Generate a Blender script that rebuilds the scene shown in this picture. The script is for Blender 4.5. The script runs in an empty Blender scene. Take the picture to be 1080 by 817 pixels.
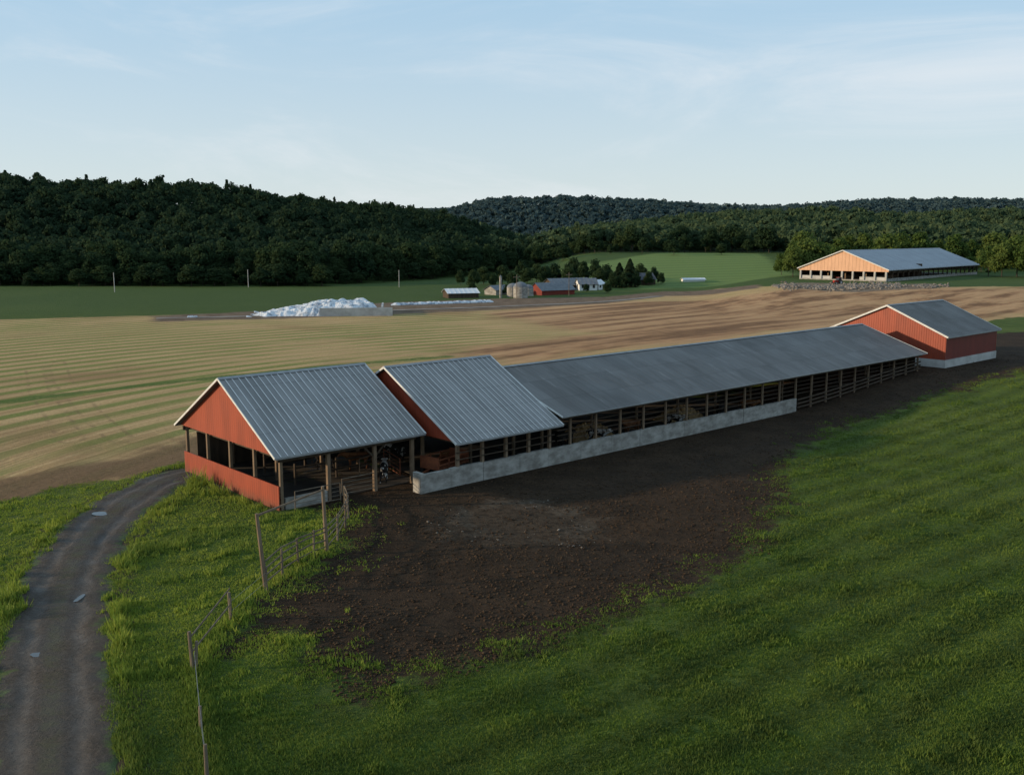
import bpy, math, random
import numpy as np
from mathutils import Vector
random.seed(3); rng=np.random.default_rng(5)
S=bpy.context.scene
COL=S.collection
F=1020.;CX=540.;CY=408.5;TH=math.radians(8.86);HC=17.5
sT=math.sin(TH);cT=math.cos(TH)
O=np.array([-15.0,59.8]);A=np.array([.7414,.6711]);R=np.array([.6711,-.7414])
BROT=math.atan2(.6711,.7414)

# ------------------------------------------------------------ terrain
def ss(a,b,x):
    t=np.clip((np.asarray(x,float)-a)/(b-a),0,1); return t*t*(3-2*t)
def h2(ix,iy,s):
    n=(ix.astype(np.int64)*374761393+iy.astype(np.int64)*668265263+s*69069)&0xffffffff
    n=((n^(n>>13))*1274126177)&0xffffffff
    return ((n^(n>>16))&0xffff)/65535.
def vn(x,y,s=0):
    x=np.asarray(x,float);y=np.asarray(y,float)
    ix=np.floor(x);iy=np.floor(y);fx=x-ix;fy=y-iy
    fx=fx*fx*(3-2*fx);fy=fy*fy*(3-2*fy)
    a=h2(ix,iy,s);b=h2(ix+1,iy,s);c=h2(ix,iy+1,s);d=h2(ix+1,iy+1,s)
    return (a*(1-fx)+b*fx)*(1-fy)+(c*(1-fx)+d*fx)*fy
def left_hill(x,y):
    a=x/np.maximum(y,50)
    cr=np.interp(a,[-1.2,-.524,-.33,-.136,-.068,.01,.05],[42,38,34,26,20,3,0])
    ba=np.interp(a,[-.6,-.2,-.07,.02],[355,355,420,520])
    tp=np.interp(a,[-.6,-.524,-.33,-.136,.02],[560,560,600,700,800])
    t=np.clip((y-ba)/(tp-ba),0,1)
    return cr*t*t*(3-2*t)*(.92+.16*vn(x/60,y/60,8))
def right_hill(x,y):
    a=x/np.maximum(y,50)
    cr=np.interp(a,[-.02,.1,.16,.22,.30,.40,.55,1.2],[0,5,14,22,23,19,25,26])
    return cr*ss(560,880,y)*(.88+.24*vn(x/70,y/70,18))
def terrain(x,y):
    x=np.asarray(x,float);y=np.asarray(y,float)
    a=x/np.maximum(y,50)
    L=left_hill(x,y)
    plat=3.4*ss(200,290,y)*ss(.17,.30,a)
    fld=9.4*ss(310,500,y)*ss(-.01,.09,a)
    Rh=np.maximum(plat,fld)+right_hill(x,y)*.8
    far=np.interp(a,[-.7,-.15,-.06,-.02,.06,.14,.20,.26,.36,.46,.6,1.2],[36,36,48,62,65,60,53,50,60,62,56,56])*ss(1100,1500,y)
    vf=np.where(a<.3,104,60)*ss(2300,3000,y)
    h=np.maximum(np.maximum(L,Rh),np.maximum(far,vf))
    al=(x-O[0])*A[0]+(y-O[1])*A[1]; pe=(x-O[0])*R[0]+(y-O[1])*R[1]
    h=h+1.7*ss(54,88,al)*ss(75,8,np.abs(pe))*ss(190,110,al)
    away=np.clip(np.maximum(ss(5,12,pe),np.maximum(ss(-3,-9,al),ss(-17,-26,pe))),0,1)
    # the worked fields beyond the barns are levelled; pasture stays lumpy
    lump=np.maximum(ss(-2,6,pe),ss(88,70,y))
    lump=.12+.88*lump
    n=((vn(x/7,y/7,1)-.5)*.5+(vn(x/2.3,y/2.3,2)-.5)*.14)*lump+(vn(x/40,y/40,3)-.5)*(.2+.5*lump)
    return h+n*away*ss(1500,500,y)
def P(px,py):
    u=(px-CX)/F;v=(CY-py)/F
    dx,dy,dz=u,cT+v*sT,-sT+v*cT
    z=0.
    for _ in range(25):
        t=(HC-z)/-dz if dz<0 else 400.
        t=min(t,900.)
        z=z*.4+.6*float(terrain(dx*t,dy*t))
    return np.array([dx*t,dy*t])
def PP(l): return np.array([P(*p) for p in l])
def L2W(x,y): return O+A*x-R*y

def seg_dist(X,Y,pts,closed):
    n=len(pts);d=np.full(X.shape,1e9);ins=np.zeros(X.shape,bool)
    for i in range(n if closed else n-1):
        p=pts[i];q=pts[(i+1)%n];e=q-p
        t=np.clip(((X-p[0])*e[0]+(Y-p[1])*e[1])/max(e@e,1e-9),0,1)
        d=np.minimum(d,np.hypot(X-p[0]-t*e[0],Y-p[1]-t*e[1]))
        if closed:
            c=((p[1]>Y)!=(q[1]>Y))
            xi=(q[0]-p[0])*(Y-p[1])/(q[1]-p[1]+1e-12)+p[0]
            ins^=c&(X<xi)
    return np.where(ins,d,-d) if closed else d

SOIL=PP([(240,668),(262,640),(290,622),(340,586),(368,548),(335,535),(300,528),(450,480),(600,440),(850,395),(985,370),(1045,352),(1080,350),(1180,345),(1180,380),(1080,392),(1040,402),(960,428),(880,452),(845,478),(825,505),(840,530),(800,578),(740,620),(640,660),(530,692),(440,722),(372,750),(352,716),(290,674),(215,698)])
STUB=PP([(-300,548),(0,530),(60,514),(130,504),(190,488),(250,470),(450,440),(620,420),(860,370),(1000,345),(1060,335),(1300,325),(1300,301),(1050,302),(960,304),(850,303),(760,304),(640,315),(560,321),(420,325),(190,332),(0,337),(-300,341)])
BROWN=PP([(480,378),(560,380),(900,345),(1060,330),(1300,322),(1300,303),(850,305),(640,318),(520,326),(530,335),(640,352),(560,358),(470,366)])
STRIP=PP([(-200,447),(0,424),(180,403),(370,384),(470,376)])
MEAD=PP([(585,287),(640,282),(700,274),(800,274),(840,290),(760,301),(640,306)])
BARE=PP([(160,333),(280,328),(410,319),(520,315),(640,313),(700,307),(800,300),(800,304),(700,312),(640,320),(520,327),(300,336),(165,339)])
BANK=PP([(820,300),(850,298),(935,300),(985,299),(985,304),(900,308),(840,305)])
ROADL=PP([(-22,900),(-18,817),(-8,740),(8,670),(30,604),(66,552),(118,514),(190,489)])
ROADR=PP([(126,900),(122,817),(117,740),(109,665),(113,610),(141,560),(174,532),(204,513)])
ROADC=(ROADL+ROADR)/2
PC=P(548,550)
def patch(x,y):
    r=np.hypot((x-PC[0])*.68,(y-PC[1])*.75);return 3.0-r
def ring(x,y):
    r=np.hypot((x-PC[0])*.68,(y-PC[1])*.75);return .6-np.abs(r-2.7)

# ------------------------------------------------------------ node helpers
def newmat(name,rough=.8,spec=.3):
    m=bpy.data.materials.new(name);m.use_nodes=True
    b=m.node_tree.nodes["Principled BSDF"]
    b.inputs["Roughness"].default_value=rough
    b.inputs["Specular IOR Level"].default_value=spec
    return m,m.node_tree,b
class G:
    def __init__(s,nt): s.nt=nt
    def n(s,t,**kw):
        nd=s.nt.nodes.new(t)
        for k,v in kw.items():
            if k.startswith('_'): setattr(nd,k[1:],v)
        return nd
    def set(s,sock,v):
        if hasattr(v,'is_output'): s.nt.links.new(v,sock)
        elif isinstance(v,(tuple,list)):
            sock.default_value=(*v,1) if len(v)==3 and sock.type=='RGBA' else v
        else: sock.default_value=v
    def math(s,op,a,b=0.,c=0.,clamp=False):
        nd=s.nt.nodes.new('ShaderNodeMath');nd.operation=op;nd.use_clamp=clamp
        s.set(nd.inputs[0],a);s.set(nd.inputs[1],b);s.set(nd.inputs[2],c);return nd.outputs[0]
    def mix(s,f,a,b,bt='MIX'):
        nd=s.nt.nodes.new('ShaderNodeMix');nd.data_type='RGBA';nd.blend_type=bt
        s.set(nd.inputs[0],f);s.set(nd.inputs[6],a);s.set(nd.inputs[7],b);return nd.outputs[2]
    def pos(s): return s.nt.nodes.new('ShaderNodeNewGeometry').outputs['Position']
    def obj(s): return s.nt.nodes.new('ShaderNodeTexCoord').outputs['Object']
    def sep(s,v,i):
        nd=s.nt.nodes.new('ShaderNodeSeparateXYZ');s.set(nd.inputs[0],v);return nd.outputs[i]
    def comb(s,x,y):
        nd=s.nt.nodes.new('ShaderNodeCombineXYZ');s.set(nd.inputs[0],x);s.set(nd.inputs[1],y);return nd.outputs[0]
    def map(s,v,rot=(0,0,0),sc=(1,1,1),loc=(0,0,0)):
        nd=s.nt.nodes.new('ShaderNodeMapping');s.set(nd.inputs[0],v)
        nd.inputs['Rotation'].default_value=rot;nd.inputs['Scale'].default_value=sc;nd.inputs['Location'].default_value=loc
        return nd.outputs[0]
    def noise(s,v,sc,det=4,ro=.55,dist=0.):
        nd=s.nt.nodes.new('ShaderNodeTexNoise');s.set(nd.inputs['Vector'],v)
        nd.inputs['Scale'].default_value=sc;nd.inputs['Detail'].default_value=det
        nd.inputs['Roughness'].default_value=ro;nd.inputs['Distortion'].default_value=dist
        return nd.outputs[0]
    def attr(s,a):
        nd=s.nt.nodes.new('ShaderNodeAttribute');nd.attribute_name=a;return nd.outputs['Fac']
    def mr(s,v,a,b,c=0.,d=1.,sm=True):
        nd=s.nt.nodes.new('ShaderNodeMapRange')
        if sm: nd.interpolation_type='SMOOTHSTEP'
        s.set(nd.inputs[0],v)
        for i,q in zip((1,2,3,4),(a,b,c,d)): nd.inputs[i].default_value=q
        return nd.outputs[0]
    def bump(s,h,st,dist,b):
        nd=s.nt.nodes.new('ShaderNodeBump');nd.inputs['Strength'].default_value=st;nd.inputs['Distance'].default_value=dist
        s.set(nd.inputs['Height'],h);s.nt.links.new(nd.outputs[0],b.inputs['Normal'])
    def rows(s,p,period,warp=2.,rot=0.,ws=.02):
        v=s.sep(s.map(p,rot=(0,0,-BROT+rot)),1)
        v=s.math('ADD',v,s.math('MULTIPLY',s.noise(p,ws,2),warp*10))
        return s.math('MULTIPLY_ADD',s.math('SINE',s.math('MULTIPLY',v,6.2832/period)),.5,.5)
    def radius(s,p,cx,cy,warp=.6,ws=.02):
        """distance from the pivot the mower turned about, gently wandering"""
        nd=s.nt.nodes.new('ShaderNodeVectorMath');nd.operation='DISTANCE'
        fl=s.nt.nodes.new('ShaderNodeVectorMath');fl.operation='MULTIPLY';s.set(fl.inputs[0],p);fl.inputs[1].default_value=(1,1,0)
        s.set(nd.inputs[0],fl.outputs[0]);nd.inputs[1].default_value=(cx,cy,0)
        return s.math('ADD',nd.outputs['Value'],s.math('MULTIPLY',s.noise(p,ws,2),warp*10))
    def wave(s,v,period): return s.math('MULTIPLY_ADD',s.math('SINE',s.math('MULTIPLY',v,6.2832/period)),.5,.5)
def simple(name,c1,c2,sc=3.,rough=.8,spec=.3,metal=0.,bump=0.,coords='obj',stretch=(1,1,1)):
    m,nt,b=newmat(name,rough,spec);g=G(nt)
    v=g.map(g.obj() if coords=='obj' else g.pos(),sc=stretch)
    f=g.mr(g.noise(v,sc,5,.6),.3,.7)
    g.set(b.inputs['Base Color'],g.mix(f,c1,c2));b.inputs['Metallic'].default_value=metal
    if bump: g.bump(g.noise(v,sc*4,4),bump,.05,b)
    return m

# ------------------------------------------------------------ ground material
def ground_mat():
    m,nt,b=newmat("ground_cover",.95,.1);g=G(nt);p=g.pos()
    nbig=g.noise(p,.035,3);nmid=g.noise(p,.35,5,.6);nf=g.noise(p,2.6,5,.65);nff=g.noise(p,11,3,.7)
    gr=g.mix(g.mr(nmid,.32,.68),(.050,.088,.016),(.100,.146,.025))
    gr=g.mix(g.mr(nf,.35,.7),gr,g.mix(.5,gr,(.155,.19,.04)))
    gr=g.mix(g.mr(nff,.35,.65,.5,0),gr,(.026,.044,.011))
    gr=g.mix(g.mr(nbig,.45,.7,0,.5),gr,(.14,.17,.04))
    gr=g.mix(g.math('MULTIPLY',g.rows(p,2.6,.35,.06),.5),gr,(.042,.062,.017))
    gr=g.mix(g.mr(g.sep(p,1),170,250,0,.75),gr,(.048,.080,.024))
    def mask(a,amp,sc,w):
        d=g.math('ADD',g.attr(a),g.math('MULTIPLY',g.math('SUBTRACT',g.noise(p,sc,5,.65),.5),amp*2))
        return g.mr(d,-w,w)
    gr=g.mix(mask('d_mead',4,.05,3),gr,g.mix(g.math('MULTIPLY',g.rows(p,9,.4,.5),.5),(.14,.20,.06),(.09,.13,.042)))
    # stubble
    rows=g.map(p,rot=(0,0,-BROT-.03),sc=(1,1,1))
    rad=g.radius(p,60,50,.10,.010)
    sx=g.math('MULTIPLY',g.sep(p,0),.05)
    radf=g.noise(g.comb(g.math('MULTIPLY',rad,2.2),sx),1,4,.7)
    radb=g.noise(g.comb(g.math('MULTIPLY',rad,.35),g.math('MULTIPLY',sx,.4)),1,4,.6)
    st=g.mix(g.mr(radf,.35,.65),(.33,.215,.10),(.58,.41,.205))
    st=g.mix(g.mr(nf,.3,.7,.0,.5),st,(.25,.165,.08))
    st=g.mix(g.mr(nff,.5,.75,.0,.6),st,(.66,.48,.26))
    w8=g.mr(g.wave(rad,4.2),.4,.85)
    leftm=g.mr(g.sep(p,0),25,-20)
    gm=g.math('MULTIPLY',g.math('MULTIPLY',w8,g.mr(g.noise(p,.022,4,.6),.34,.54)),g.math('MULTIPLY_ADD',leftm,.85,.12))
    gm=g.math('MAXIMUM',gm,g.math('MULTIPLY',g.mr(radb,.54,.68,0,.75),g.mr(nf,.3,.6,.4,1)))
    gm=g.math('MAXIMUM',gm,g.math('MULTIPLY',g.mr(g.noise(p,.045,5,.65),.57,.68,0,.5),g.mr(nf,.3,.6,.3,1)))
    st=g.mix(gm,st,g.mix(g.mr(nf,.3,.7),(.13,.17,.04),(.22,.23,.07)))
    st=g.mix(g.mr(g.noise(p,.03,4,.6),.52,.70,0,.6),st,(.24,.14,.07))
    tk=g.mr(g.math('ABSOLUTE',g.math('SUBTRACT',g.attr('d_tramline'),1.0)),.32,.05)
    st=g.mix(g.math('MULTIPLY',tk,g.mr(g.noise(p,.4,3),.4,.65,0,.5)),st,(.18,.12,.065))
    rown=g.noise(g.map(rows,sc=(.012,.16,1)),1,4,.65)
    rowf=g.noise(g.map(rows,sc=(.04,1.4,1)),1,4,.65)
    br=g.mix(g.mr(nmid,.35,.7),(.35,.195,.10),(.22,.12,.062))
    br=g.mix(g.mr(rown,.4,.62,0,.7),br,(.52,.33,.175))
    br=g.mix(g.mr(rown,.50,.36,0,.7),br,(.12,.067,.036))
    br=g.mix(g.mr(rowf,.45,.7,0,.4),br,(.18,.105,.06))
    st=g.mix(mask('d_brown',16,.035,5),st,br)
    st=g.mix(g.math('MULTIPLY',mask('d_strip',1.5,.16,.6),g.mr(nf,.25,.6,.6,1)),st,(.075,.125,.026))
    st=g.mix(g.math('MULTIPLY',mask('d_edge',4,.16,1.5),.85),st,g.mix(g.mr(nf,.3,.7),(.10,.06,.034),(.18,.11,.062)))
    c=g.mix(mask('d_stub',2.2,.3,.5),gr,st)
    c=g.mix(mask('d_bare',3,.12,1.5),c,g.mix(g.mr(nmid,.3,.7),(.11,.075,.05),(.19,.14,.10)))
    c=g.mix(mask('d_bank',4,.12,1.0),c,g.mix(g.mr(g.noise(p,.6,4,.7),.35,.65),(.12,.09,.065),(.22,.175,.13)))
    c=g.mix(mask('d_verge',1.5,.6,.4),c,(.07,.055,.036))
    # soil
    so=g.mix(g.mr(nmid,.3,.7),(.024,.015,.0085),(.050,.031,.018))
    so=g.mix(g.mr(nff,.45,.75,0,.6),so,(.085,.056,.035))
    so=g.mix(g.mr(nf,.5,.35,0,.65),so,(.012,.008,.005))
    pm=g.math('MAXIMUM',g.math('MULTIPLY',mask('d_patch',2.2,.5,1.6),.22),g.math('MULTIPLY',mask('d_ring',2.6,.55,.9),.5))
    so=g.mix(pm,so,g.mix(g.mr(nf,.35,.65),(.075,.058,.042),(.145,.12,.092)))
    c=g.mix(mask('d_soil',4.6,.4,.9),c,so)
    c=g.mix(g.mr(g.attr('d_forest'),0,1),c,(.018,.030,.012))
    g.set(b.inputs['Base Color'],c)
    g.bump(g.math('ADD',nf,g.math('MULTIPLY',nff,.6)),.95,.26,b)
    return m

def mesh_np(name,V,Fc,k,attrs=None):
    me=bpy.data.meshes.new(name)
    V=np.asarray(V,np.float32).reshape(-1,3);Fc=np.asarray(Fc,np.int32).reshape(-1,k)
    me.vertices.add(len(V));me.vertices.foreach_set('co',V.ravel())
    me.loops.add(Fc.size);me.loops.foreach_set('vertex_index',Fc.ravel())
    me.polygons.add(len(Fc));me.polygons.foreach_set('loop_start',np.arange(0,Fc.size,k,dtype=np.int32))
    for n,a in (attrs or {}).items():
        at=me.attributes.new(n,'FLOAT','POINT');at.data.foreach_set('value',np.asarray(a,np.float32).ravel())
    me.update(calc_edges=True);me.validate()
    return me
def link(name,me,mat=None,parent=None,loc=(0,0,0),rot=(0,0,0),**props):
    o=bpy.data.objects.new(name,me)
    if me is not None and mat is not None and not me.materials: me.materials.append(mat)
    o.location=loc;o.rotation_euler=rot
    if parent: o.parent=parent
    for k,v in props.items(): o[k]=v
    COL.objects.link(o);return o

def axis(segs):
    out=[]
    for a,b,st in segs: out+=list(np.arange(a,b,st))
    out.append(segs[-1][1]);return np.array(out)
xs=axis([(-3600,-1300,150),(-1300,-520,30),(-520,-120,9),(-120,-75,2.5),(-75,75,.7),(75,130,2.5),(130,520,9),(520,1300,30),(1300,3600,150)])
ys=axis([(-300,10,30),(10,24,2),(24,130,.7),(130,180,2),(180,340,4),(340,900,10),(900,1700,30),(1700,4200,110)])
X,Y=np.meshgrid(xs,ys)
Z=terrain(X,Y)
a_=X/np.maximum(Y,50)
dsoil=seg_dist(X,Y,SOIL,True);dstub=seg_dist(X,Y,STUB,True)
verge=3.1-seg_dist(X,Y,ROADC,False)
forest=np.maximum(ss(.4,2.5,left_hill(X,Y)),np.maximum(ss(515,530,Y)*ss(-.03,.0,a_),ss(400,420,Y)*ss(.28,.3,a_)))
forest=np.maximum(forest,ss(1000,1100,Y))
nx,ny=len(xs),len(ys)
idx=np.arange(nx*ny).reshape(ny,nx)
Fq=np.stack([idx[:-1,:-1],idx[:-1,1:],idx[1:,1:],idx[1:,:-1]],-1).reshape(-1,4)
edge=np.minimum(dstub+1,6.5-dstub)-20*ss(-5,5,X)-20*ss(100,112,Y)
TRM=np.minimum(seg_dist(X,Y,PP([(36,388),(41,412),(58,436),(76,464)]),False),seg_dist(X,Y,PP([(60,382),(66,402),(96,436),(128,464)]),False))
gm=mesh_np("ground",np.stack([X,Y,Z],-1),Fq,4,dict(d_soil=np.clip(dsoil,-30,30),d_stub=np.clip(dstub,-30,30),
   d_brown=np.clip(seg_dist(X,Y,BROWN,True),-40,40),d_strip=np.clip(1.25-seg_dist(X,Y,STRIP,False),-9,9),
   d_mead=np.clip(seg_dist(X,Y,MEAD,True),-40,40),d_bare=np.clip(seg_dist(X,Y,BARE,True),-40,40),d_bank=np.clip(seg_dist(X,Y,BANK,True),-40,40),
   d_edge=np.clip(edge,-20,20),d_tramline=np.clip(TRM,0,9),
   d_verge=np.clip(verge,-9,9),d_forest=forest,d_patch=np.clip(patch(X,Y),-9,9),d_ring=np.clip(ring(X,Y),-9,9)))
gm.polygons.foreach_set('use_smooth',np.ones(len(Fq),bool))
link("ground",gm,ground_mat(),kind="structure",label="rolling farmland with grass, stubble and bare soil",category="ground")

# ------------------------------------------------------------ road
def road_mat():
    m,nt,b=newmat("gravel_track",.8,.3);g=G(nt);p=g.pos()
    v=g.attr('across');nf=g.noise(p,5,6,.75);nm=g.noise(p,.5,4);ng=g.noise(p,22,2,.6)
    c=g.mix(g.mr(nf,.35,.7),(.036,.027,.020),(.080,.062,.048))
    c=g.mix(g.mr(ng,.55,.75,0,.6),c,(.15,.125,.10))
    c=g.mix(g.mr(nm,.4,.7,0,.7),c,(.028,.021,.016))
    ab=g.math('ABSOLUTE',v)
    tr=g.math('MULTIPLY',g.mr(g.math('ABSOLUTE',g.math('SUBTRACT',ab,.42)),.20,.04),g.mr(g.noise(p,.8,3),.3,.7,.3,.85))
    c=g.mix(tr,c,g.mix(g.mr(nf,.3,.7),(.070,.060,.052),(.12,.105,.092)))
    ed=g.math('ADD',ab,g.math('MULTIPLY',g.math('SUBTRACT',g.noise(p,1.3,5,.7),.5),1.2))
    c=g.mix(g.mr(ed,.72,.98),c,(.06,.085,.022))
    c=g.mix(g.math('MULTIPLY',g.mr(ab,.24,.05),g.mr(g.noise(p,1.3,5,.7),.4,.6,.1,.8)),c,(.052,.05,.024))
    g.set(b.inputs['Base Color'],c)
    g.set(b.inputs['Roughness'],g.mr(nm,.35,.65,.9,.6))
    g.bump(nf,1.,.15,b);return m
def resample(pts,step):
    p=np.vstack([2*pts[0]-pts[1],pts,2*pts[-1]-pts[-2]]);out=[]
    for i in range(1,len(p)-2):
        for t in np.linspace(0,1,14,endpoint=False):
            out.append(.5*((2*p[i])+(-p[i-1]+p[i+1])*t+(2*p[i-1]-5*p[i]+4*p[i+1]-p[i+2])*t*t+(-p[i-1]+3*p[i]-3*p[i+1]+p[i+2])*t**3))
    out.append(p[-2]);out=np.array(out)
    s=np.r_[0,np.cumsum(np.hypot(*np.diff(out,axis=0).T))]
    q=np.arange(0,s[-1],step)
    return np.stack([np.interp(q,s,out[:,0]),np.interp(q,s,out[:,1])],-1)
def strip(name,c,w,mat,lift,nacross=13,jag=.12,seed=1,shape=None,off=0.,edge=.04,**props):
    T=np.gradient(c,axis=0);T/=np.hypot(T[:,0],T[:,1])[:,None];Nn=np.stack([-T[:,1],T[:,0]],-1)
    k=np.linspace(-1,1,nacross);n=len(c)
    ww=w*(1+jag*(vn(np.arange(n)*.35,np.zeros(n),seed)*2-1))
    pts=c[:,None,:]+Nn[:,None,:]*(k[None,:,None]*ww[:,None,None]+off)
    z=terrain(pts[...,0],pts[...,1])+lift-edge*(np.abs(k)**6)[None,:]
    if shape is not None: z=z+shape(k)[None,:]
    V=np.concatenate([pts,z[...,None]],-1)
    idx=np.arange(n*nacross).reshape(n,nacross)
    Fq=np.stack([idx[:-1,:-1],idx[:-1,1:],idx[1:,1:],idx[1:,:-1]],-1)
    me=mesh_np(name,V,Fq,4,dict(across=np.broadcast_to(k,(n,nacross))))
    me.polygons.foreach_set('use_smooth',np.ones(len(me.polygons),bool))
    return link(name,me,mat,**props)
RM=road_mat()
rc=resample(np.vstack([ROADC,[L2W(1.5,9)],[L2W(9,8)]]),.35)
strip("gravel_road",rc,2.35,RM,.10,nacross=25,jag=.16,kind="structure",label="curving rutted gravel farm track",category="road",edge=.105,
      shape=lambda k:-.07*np.exp(-((np.abs(k)-.42)/.13)**2))
lanemat=simple("lane_gravel",(.14,.11,.085),(.24,.20,.16),.2,coords='pos')
strip("farm_lane",resample(PP([(165,336),(280,333),(400,328),(560,322),(640,318),(700,312)]),4),1.5,lanemat,.12,nacross=5,
      kind="structure",label="gravel lane across the fields",category="road")
wm,nt,b=newmat("puddle_water",.05,.6);b.inputs['Base Color'].default_value=(.06,.055,.05,1)
for i,(px,py,rx,ry) in enumerate([(105,543,.52,.28),(40,692,.34,.16),(84,632,.13,.36)]):
    c=P(px,py);n=60;V=[]
    zz=float(terrain(*c))
    for j in range(n):
        t=j/n*2*math.pi;r=.72+.5*float(vn(np.array([math.cos(t)*1.6+9]),np.array([math.sin(t)*1.6+i*5]),4)[0])
        V.append((c[0]+rx*r*math.cos(t),c[1]+ry*1.5*r*math.sin(t)))
    me=bpy.data.meshes.new("puddle");me.from_pydata([(x,y,float(terrain(x,y))*.7+zz*.3+.092) for x,y in V],[],[list(range(n))]);me.update()
    link("puddle_water",me,wm,kind="structure",label="rain puddle in the wheel rut of the gravel track",category="puddle")

# ------------------------------------------------------------ builders
import bmesh
class MB:
    def __init__(s): s.v=[];s.f=[]
    def box(s,x0,x1,y0,y1,z0,z1):
        b=len(s.v);s.v+=[(x,y,z) for z in (z0,z1) for y in (y0,y1) for x in (x0,x1)]
        s.f+=[[b+i for i in q] for q in ((0,2,3,1),(4,5,7,6),(0,1,5,4),(2,6,7,3),(0,4,6,2),(1,3,7,5))];return s
    def beam(s,p,q,w,h,up=(0,0,1)):
        p=Vector(p);q=Vector(q);d=(q-p).normalized();u=Vector(up)
        sd=d.cross(u)
        if sd.length<1e-3: sd=d.cross(Vector((1,0,0)))
        sd.normalize();u=sd.cross(d)
        b=len(s.v)
        for e in (p,q):
            for i,j in ((-1,-1),(1,-1),(1,1),(-1,1)): s.v.append(tuple(e+sd*(i*w/2)+u*(j*h/2)))
        s.f+=[[b+i for i in q] for q in ((0,1,2,3),(7,6,5,4),(0,4,5,1),(1,5,6,2),(2,6,7,3),(3,7,4,0))];return s
    def cyl(s,p,q,r0,r1,n=12,wob=0.):
        p=Vector(p);q=Vector(q);d=(q-p).normalized();a=d.orthogonal().normalized();c=d.cross(a);b=len(s.v)
        for e,r in ((p,r0),(q,r1)):
            for i in range(n):
                t=2*math.pi*i/n;rr=r*(1+wob*random.uniform(-1,1));s.v.append(tuple(e+a*rr*math.cos(t)+c*rr*math.sin(t)))
        for i in range(n):
            j=(i+1)%n;s.f.append([b+i,b+j,b+n+j,b+n+i])
        s.f.append([b+i for i in range(n)][::-1]);s.f.append([b+n+i for i in range(n)]);return s
    def poly(s,pts,d):
        b=len(s.v);n=len(pts);s.v+=[tuple(p) for p in pts]+[tuple(Vector(p)+Vector(d)) for p in pts]
        s.f.append([b+i for i in range(n)][::-1]);s.f.append([b+n+i for i in range(n)])
        for i in range(n):
            j=(i+1)%n;s.f.append([b+i,b+j,b+n+j,b+n+i])
        return s
    def mesh(s,name):
        me=bpy.data.meshes.new(name);me.from_pydata(s.v,[],s.f);me.update()
        bm=bmesh.new();bm.from_mesh(me);bmesh.ops.recalc_face_normals(bm,faces=bm.faces);bm.to_mesh(me);bm.free()
        return me
def thing(name,loc,rz,label,cat,group=None):
    o=bpy.data.objects.new(name,None);o.location=loc;o.rotation_euler=(0,0,rz);o.empty_display_size=1
    o["label"]=label;o["category"]=cat
    if group:o["group"]=group
    COL.objects.link(o);return o
def part(name,par,mb,mat,**kw): return link(name,mb.mesh(name) if isinstance(mb,MB) else mb,mat,par,**kw)

def siding(name,c1,c2,axis_i,period=.3):
    m,nt,b=newmat(name,.5,.35);g=G(nt);o=g.obj()
    w=g.math('FRACT',g.math('DIVIDE',g.sep(o,axis_i),period))
    ln=g.mr(g.math('ABSOLUTE',g.math('SUBTRACT',w,.5)),.02,.1)
    c=g.mix(g.mr(g.noise(g.map(o,sc=(1,1,.25)),.9,5,.6),.3,.75),c1,c2)
    c=g.mix(g.math('MULTIPLY',g.math('SUBTRACT',1.,ln),.45),c,tuple(q*.35 for q in c1))
    c=g.mix(g.mr(g.math('ADD',g.sep(g.pos(),2),g.noise(o,1.5,4)),1.3,.5,0,.6),c,(.09,.05,.03))
    g.set(b.inputs['Base Color'],c);g.bump(ln,.6,.04,b);return m
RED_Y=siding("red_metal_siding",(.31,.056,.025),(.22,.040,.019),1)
RED_X=siding("red_metal_siding_shaded",(.17,.023,.016),(.125,.018,.012),0)  # darker copy of the gable siding, side-wall shade painted into the red
WOODP=siding("pale_plywood_siding",(.62,.35,.21),(.50,.28,.165),1,1.2)
def roofmat(name,c1,c2,c3,lap=1.2,patch=.3,pw=.9,stain=0.):
    m,nt,b=newmat(name,.65,.25);g=G(nt);o=g.obj()
    n1=g.noise(g.map(o,sc=(1,.22,.22)),.55,5,.65);n2=g.noise(o,.25,3);n3=g.noise(g.map(o,sc=(3,.12,.12)),1.3,3,.6)
    c=g.mix(g.mr(n1,.3,.7),c1,c2);c=g.mix(g.mr(n3,.5,.75,0,.5),c,c3)
    w=g.math('FRACT',g.math('DIVIDE',g.sep(o,1),lap))
    sh=g.math('FLOOR',g.math('DIVIDE',g.sep(o,0),pw))
    sh=g.math('ADD',sh,g.math('MULTIPLY',g.math('FLOOR',g.math('DIVIDE',g.sep(o,1),lap)),17.3))
    wn=g.n('ShaderNodeTexWhiteNoise',_noise_dimensions='1D');g.set(wn.inputs['W'],sh)
    c=g.mix(g.math('MULTIPLY',wn.outputs['Value'],patch),c,tuple(q*.6 for q in c1))
    if stain:
        c=g.mix(g.mr(g.noise(g.map(o,sc=(.6,.25,.25)),.5,6,.75,.6),.48,.66,0,stain),c,tuple(q*.62 for q in c1))
        c=g.mix(g.mr(g.noise(g.map(o,sc=(2,.3,.3)),.9,5,.7),.58,.72,0,stain),c,tuple(min(1,q*1.35) for q in c3))
    c=g.mix(g.mr(w,.95,1.,0,.4,False),c,tuple(q*.5 for q in c1))
    b.inputs['Metallic'].default_value=.08
    g.set(b.inputs['Base Color'],c);g.set(b.inputs['Roughness'],g.mr(n2,.3,.7,.55,.72));return m
ROOF1=roofmat("corrugated_galvanised_roof",(.195,.189,.184),(.262,.254,.248),(.32,.312,.305),2.2,.22,.9,.25)
ROOF2=roofmat("weathered_metal_roof",(.125,.115,.108),(.162,.152,.144),(.19,.179,.170),2.9,.45,1.9,.55)
ROOF3=roofmat("grey_steel_roof",(.28,.30,.33),(.32,.34,.37),(.37,.39,.42),5)
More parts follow.
